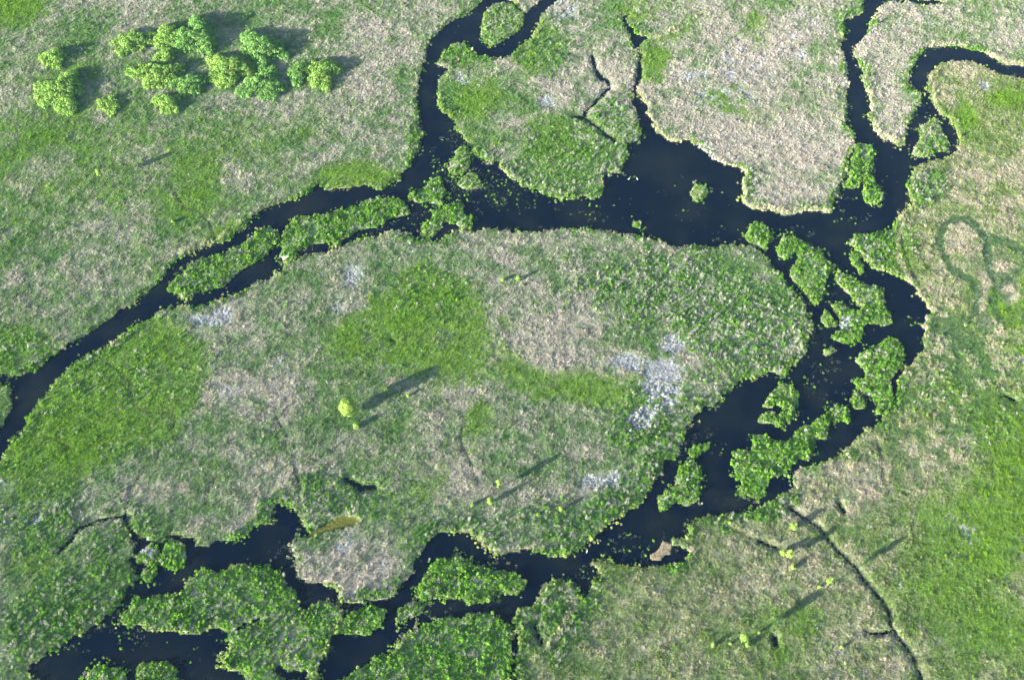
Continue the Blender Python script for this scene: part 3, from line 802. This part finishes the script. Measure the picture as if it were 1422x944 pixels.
def leaf_lobe(r, V, F, A, c, rad, n, size, flat=1.0):
    for i in range(n):
        a = r.random() * 6.283; z = r.uniform(-.35, 1.0); h = math.sqrt(max(0, 1 - z * z))
        q = r.uniform(.80, 1.08)
        dn = Vector((math.cos(a) * h, math.sin(a) * h, z))
        p = Vector(c) + Vector((dn.x, dn.y, dn.z * flat)) * rad * q
        nr = (dn + Vector((r.gauss(0, .4), r.gauss(0, .4), r.gauss(0, .4)))).normalized()
        t1 = nr.cross(Vector((r.gauss(0, 1), r.gauss(0, 1), r.gauss(0, 1)))).normalized(); t2 = nr.cross(t1)
        l = size * r.uniform(.7, 1.3); w = l * r.uniform(.5, .9)
        k = len(V); v = r.random()
        V += [p - t1 * l, p + t2 * w, p + t1 * l, p - t2 * w]; F.append((k, k + 1, k + 2, k + 3)); A += [v] * 4


def woody(name, base, lobes, h, color, label, cat, group, r, leaf=.23, dens=44, stems=None):
    e = bpy.data.objects.new(name, None); COL.objects.link(e); e.location = base
    tag(e, label, cat, group)
    V = []; F = []; A = []; Cc = []
    for (x, y, z, rad) in lobes:
        n0 = len(V)
        leaf_lobe(r, V, F, A, (x, y, z), rad, int(dens * rad * rad + 14), leaf)
        k = r.uniform(.72, 1.22)
        cc = (color[0] * k * r.uniform(.92, 1.1), color[1] * k, color[2] * k)
        Cc += [cc] * (len(V) - n0)
    me = bpy.data.meshes.new('crown'); me.from_pydata([tuple(v) for v in V], [], F)
    at = me.attributes.new('var', 'FLOAT', 'POINT'); at.data.foreach_set('value', np.array(A, np.float32))
    at = me.attributes.new('col', 'FLOAT_COLOR', 'POINT')
    c4 = np.ones((len(V), 4), np.float32); c4[:, :3] = np.array(Cc); at.data.foreach_set('color', c4.ravel())
    me.materials.append(M_TREE)
    o = bpy.data.objects.new('crown', me); COL.objects.link(o); o.parent = e
    TV = []; TF = []
    for s in (stems or [((0, 0, -.2), (0, 0, h * .6), .14)]):
        v, f = tube(s[0], s[1], s[2], s[2] * .4); n0 = len(TV)
        TV += v; TF += [tuple(i + n0 for i in q) for q in f]
    me = bpy.data.meshes.new('trunk'); me.from_pydata([tuple(v) for v in TV], [], TF); me.materials.append(M_BARK)
    o = bpy.data.objects.new('trunk', me); COL.objects.link(o); o.parent = e
    return e


def shrub(cx, cy, w, hh, an, h, label, color, seed, taper=0.0):
    h = h * 1.2; w *= 1.08; hh *= 1.08
    """broad multi-stemmed shrub: image box centre and axes in px, turned into a footprint on the ground"""
    r = random.Random(seed)
    m = mpp(cx, cy)
    vert = h * CD / m                      # part of the picture height that is plant height
    by = cy + vert * .40
    gx, gy = px2g(cx, by)
    rx = w * m / 2; ry = max(hh - vert * .7, hh * .45) * m / math.sin(math.atan2(CAM_H, float(gy) - CAM[1])) / 2
    ca, sa = math.cos(R(an)), math.sin(R(an))
    lobes = []; stems = []
    tries = 0
    area = math.pi * rx * ry
    target = int(area / 1.9) + 4
    pts = []
    while len(pts) < target and tries < target * 30:
        tries += 1
        q = math.sqrt(r.random()); a = r.random() * 6.283
        x, y = q * math.cos(a), q * math.sin(a)
        edge = 1 + .20 * math.sin(3 * a + seed) + .14 * math.sin(5 * a + seed * 2.3) + .08 * math.sin(9 * a + seed)
        X, Y = x * rx * edge * .9, y * ry * edge * .9
        X, Y = X * ca - Y * sa, X * sa + Y * ca
        if any((X - p[0]) ** 2 + (Y - p[1]) ** 2 < 1.35 for p in pts): continue
        pts.append((X, Y, q))
    for X, Y, q in pts:
        rad = r.uniform(.75, 1.5)
        top = h * (1 - .62 * q ** 2.2) * r.uniform(.66, 1.1)
        lobes.append((X, Y, max(top - rad, rad * .55), rad))
        if q > .5: lobes.append((X * 1.05, Y * 1.05, .6, rad * .9))
        if r.random() < .35: stems.append(((0, 0, -.2), (X, Y, max(top - rad, .6)), .09))
    return woody('willow_shrub', (float(gx), float(gy), .2), lobes, h, color, label, 'shrub', 'willow shrubs on the western meadow', r, stems=stems or None)


G1 = (.22, .37, .085); G2 = (.17, .33, .09)
SHRUBS = [
 (75, 81, 32, 27, 0, 3.8, 'small round yellow-green shrub with a long shadow, left edge of the group', G1),
 (85, 128, 62, 55, 22, 4.0, 'large oval shrub standing alone at the lower left of the group', G1),
 (152, 147, 24, 26, 35, 2.2, 'smallest shrub, a tiny wedge below the middle of the group', G1),
 (187, 58, 58, 30, 22, 3.2, 'elongated low shrub at the upper middle of the group', G1),
 (233, 52, 36, 36, 0, 4.2, 'rounded shrub merging into the largest top shrub on its left', G1),
 (272, 50, 58, 50, 0, 5.2, 'largest broad shrub at the top with the biggest shadow', G2),
 (230, 79, 28, 20, 0, 3.0, 'small shrub squeezed below the largest top shrub', G1),
 (220, 103, 72, 34, -8, 3.8, 'long shrub stretching left in the centre of the group', G1),
 (264, 118, 46, 32, 10, 3.8, 'shrub joined to the right end of the long central shrub', G2),
 (233, 143, 28, 32, 40, 3.4, 'rounded bright shrub at the bottom of the central clump', G1),
 (318, 96, 60, 46, 25, 4.4, 'big pale shrub left of the dark one on the right side', G1),
 (364, 68, 52, 54, 40, 4.6, 'dark green tall shrub at the upper right of the group', G2),
 (366, 118, 58, 42, 10, 3.6, 'hollow looking shrub below the dark green tall shrub', G2),
 (413, 102, 22, 34, 0, 3.2, 'narrow shrub second from the right end of the group', G2),
 (448, 101, 46, 42, 0, 3.6, 'loose shrub at the right end of the group', G1),
]
for i, s in enumerate(SHRUBS):
    shrub(*s[:6], s[6], s[7], 11 + i)


def sapling(u, v, w, h, label, seed, color=(.235, .37, .085), lobes_n=14):
    """young tree; (u, v) is the middle of its crown in the picture, w its width in px, h its height in metres"""
    r = random.Random(seed)
    m = mpp(u, v); rad = w * m / 2
    ch = min(h * .95, rad * 3.0)                              # height of the crown
    zc = h - ch / 2
    gx, gy = px2g(u, v, zc)
    lobes = []
    n = max(20, int(2.2 * lobes_n * (rad / 3)) + 10)
    for i in range(n):
        a = r.random() * 6.283; q = math.sqrt(r.random()); z = r.uniform(-.85, .9)
        k = math.sqrt(max(.08, 1 - max(z, 0) ** 2))
        lr = rad * r.uniform(.30, .48)
        lobes.append((math.cos(a) * q * k * rad * .62, math.sin(a) * q * k * rad * .62, zc + z * (ch / 2 - lr * .6), lr))
    stems = [((0, 0, -.3), (0, 0, zc + ch * .2), .06 + h * .018)]
    for i in range(4):
        a = r.random() * 6.283
        stems.append(((0, 0, zc - ch * .3), (math.cos(a) * rad * .6, math.sin(a) * rad * .6, zc + r.uniform(0, .3) * ch), .05))
    return woody('young_tree', (float(gx), float(gy), .25), lobes, h, color, label, 'tree', 'young trees scattered on the marsh', r, leaf=.16, dens=150, stems=stems)


TREES = [
 (483, 566, 24, 8.4, 'lone round yellow-green tree casting the longest shadow on the central island'),
 (495, 591, 12, 2.6, 'small yellow-green bush just below the lone round tree'),
 (567, 549, 6, 1.8, 'tiny sapling under the long shadow of the lone round tree'),
 (137, 240, 9, 7.5, 'thin sapling with a long faint shadow on the western meadow'),
 (240, 308, 6, 1.8, 'tiny sapling on the meadow near the left river bank'),
 (697, 390, 7, 2.0, 'tiny sapling right of the bright green patch, left one of two'),
 (720, 387, 8, 2.4, 'tiny sapling right of the bright green patch, right one of two'),
 (693, 671, 11, 6.0, 'small young tree at the lower middle of the central island, upper of three'),
 (680, 695, 11, 4.0, 'small young tree at the lower middle of the central island, biggest of three'),
 (656, 701, 6, 2.0, 'tiny sapling at the lower middle of the central island, leftmost of three'),
 (779, 707, 9, 2.5, 'small bright bush near the lower shore of the central island'),
 (1033, 884, 14, 8.0, 'round light green tree on the bottom meadow with a long shadow'),
 (1039, 895, 9, 2.2, 'small bush touching the foot of the round tree on the bottom meadow'),
 (990, 895, 7, 2.0, 'tiny bush on the bottom meadow left of the round tree'),
 (1014, 893, 5, 1.5, 'tiniest sprout on the bottom meadow next to the round tree'),
 (1054, 878, 5, 1.5, 'tiny sprout on the bottom meadow in the shade right of the round tree'),
 (1102, 730, 13, 3.5, 'bright bush beside the ditch, uppermost of its row'),
 (1097, 769, 12, 5.5, 'bright tree left of the ditch, right one of a touching pair'),
 (1087, 767, 10, 3.0, 'bright bush left of the ditch, left one of a touching pair'),
 (1102, 787, 9, 2.2, 'small bright bush left of the ditch below the touching pair'),
 (1152, 806, 11, 8.0, 'slim bright tree close to the ditch with a long thin shadow'),
 (1138, 815, 6, 1.5, 'tiny sprout left of the slim tree near the ditch'),
 (1169, 898, 6, 1.6, 'tiny bush alone on the meadow left of the ditch end'),
]
for i, s in enumerate(TREES):
    sapling(*s, seed=400 + i)

# ------------------------------------------------------------------ floating weed on the water
WEEDS = [(890,290,170,50,0,.05), (660,265,50,35,10,.4), (600,300,30,20,0,.3), (640,225,45,45,30,.7), (690,260,60,28,20,.35), (1105,322,28,9,0,.40), (1190,290,38,20,-20,.30), (1140,550,45,50,0,.22),
         (985,610,30,26,0,.25), (165,880,70,25,-10,.22), (250,890,90,30,0,.10), (900,760,60,24,-22,.38), (808,805,18,22,0,.55), (1235,440,40,30,0,.08), (640,275,20,40,30,.25), (1200,370,14,14,0,.3),
         (530,318,60,14,-10,.30), (300,424,60,8,-8,.15), (430,330,40,12,-10,.35), (590,290,16,12,0,.3), (1230,235,25,25,0,.08), (1290,155,10,12,0,.4), (310,730,60,20,0,.08), (390,760,20,16,0,.25),
         (870,760,40,20,-20,.3), (1285,190,8,14,0,.3), (690,35,0.1,0.1,0,0), (1265,450,18,15,0,.2), (1100,500,50,20,0,.06), (505,880,20,6,0,.4), (600,850,30,8,-20,.25), (1020,330,50,12,0,.16), (830,300,30,10,0,.2), (90,890,20,12,0,.4), (1170,350,0.1,0.1,0,0), (1160,400,18,10,0,.5), (970,330,30,10,0,.15), (640,30,20,14,-40,.15), (1150,500,20,8,0,.15), (240,805,40,10,0,.2)]
ux = rng.uniform(0, 1, 90000)
P = []
for cx, cy, rx, ry, an, dn in WEEDS:
    if dn == 0: continue
    m = mpp(cx, cy); n = int(dn * math.pi * rx * ry * m * m / SD / .9)
    q = np.sqrt(rng.uniform(0, 1, n)); a = rng.uniform(0, 6.283, n); c, s = math.cos(R(an)), math.sin(R(an))
    du, dv = q * np.cos(a) * rx, q * np.sin(a) * ry
    x, y = px2g(cx + du * c - dv * s, cy + du * s + dv * c)
    cl = fbm(x, y, 4.0, 19, 3)
    ok = cl > .47
    P.append(np.stack([x, y], 1)[ok])
P = np.concatenate(P)
n = len(P)
hb = rng.uniform(0, 1, n) < .18
pc = np.where((rng.uniform(0, 1, n) < .3)[:, None], np.array([.16, .19, .15]), np.array([.05, .075, .05])) * rng.uniform(.5, 1.1, (n, 1))
pc = np.where(hb[:, None], C_LEAF * rng.uniform(.8, 1.3, (n, 1)), pc)
s = rng.uniform(.3, .85, n)
d = dict(pos=np.stack([P[:, 0], P[:, 1], np.full(n, .01)], 1), col=pc, scl=np.stack([s, s, np.where(hb, s * .5, 1)], 1),
         rot=np.stack([0 * s, 0 * s, rng.uniform(0, 6.283, n)], 1), idx=np.where(hb, rng.integers(4, 8, n), rng.integers(8, 11, n)))
print('weeds', n)
o = scatter_obj('floating_weed', d)
tag(o, 'scattered floating pads and drowned weed on the dark water', 'water weed')

# ------------------------------------------------------------------ the air between the aircraft and the marsh
HZ = 0.000022
m, nt, N, L = new_mat('haze')
out = N.new('ShaderNodeOutputMaterial'); pv = N.new('ShaderNodeVolumePrincipled')
pv.inputs['Color'].default_value = (.25, .55, 1.0, 1); pv.inputs['Density'].default_value = HZ; pv.inputs['Anisotropy'].default_value = 0.0
L.new(pv.outputs[0], out.inputs['Volume'])
hv = [(x, y, z) for z in (-2.2, 362) for x, y in ((-7100, -7100), (7100, -7100), (7100, 7100), (-7100, 7100))]
o = mesh_obj('haze', hv, [(0, 3, 2, 1), (4, 5, 6, 7), (0, 1, 5, 4), (1, 2, 6, 5), (2, 3, 7, 6), (3, 0, 4, 7)], m)
tag(o, 'thin bluish summer haze over the whole marsh', 'haze', kind='stuff')

v, q, c, d = build_land('mud', [(902,778),(899,770),(911,760),(921,752),(933,757),(931,768),(921,773),(911,779)], .5)
M_MUD = ground_mat('mud', attr=False, c1=(.20, .17, .11), c2=(.13, .12, .09))
v[:, 2] = np.minimum(v[:, 2], .07)
o = mesh_obj('mud_bar', v, q, M_MUD, smooth_=True)
tag(o, 'pale bare mud bar in the shallows by the lower right bank', 'mud', kind='structure')

# ------------------------------------------------------------------ white birds on the water
M_BIRD = plant_mat('white_plumage', trans=0, spread=0, base=(.82, .82, .80))
for u, v_, rz, lab in ((873, 249, .4, 'tiny white water bird on the open pond, left one of two'), (885, 249, 2.2, 'tiny white water bird on the open pond, right one of two'),
                       (815, 766, 1.2, 'tiny white water bird in the bottom channel below the central island')):
    V = [(-.62, 0, .26), (-.35, 0, .22), (0, 0, .20), (.32, 0, .22), (.50, 0, .42), (.52, 0, .72), (.60, 0, .86), (.74, 0, .82)]
    rad = [(.05, .03), (.22, .16), (.29, .20), (.20, .17), (.075, .075), (.06, .06), (.075, .07), (.03, .025)]
    me = bpy.data.meshes.new('water_bird'); me.from_pydata(V, [(i, i + 1) for i in range(7)], [])
    me.materials.append(M_BIRD)
    o = bpy.data.objects.new('water_bird', me); COL.objects.link(o)
    x, y = px2g(u, v_); o.location = (float(x), float(y), 0); o.rotation_euler.z = rz; o.scale = (.7, .7, .7)
    o.modifiers.new('skin', 'SKIN'); o.modifiers.new('sub', 'SUBSURF').levels = 1
    for i, sv in enumerate(me.skin_vertices[0].data) if len(me.skin_vertices) else []:
        sv.radius = rad[i]; sv.use_root = i == 2
    tag(o, lab, 'bird', 'white birds on the water')
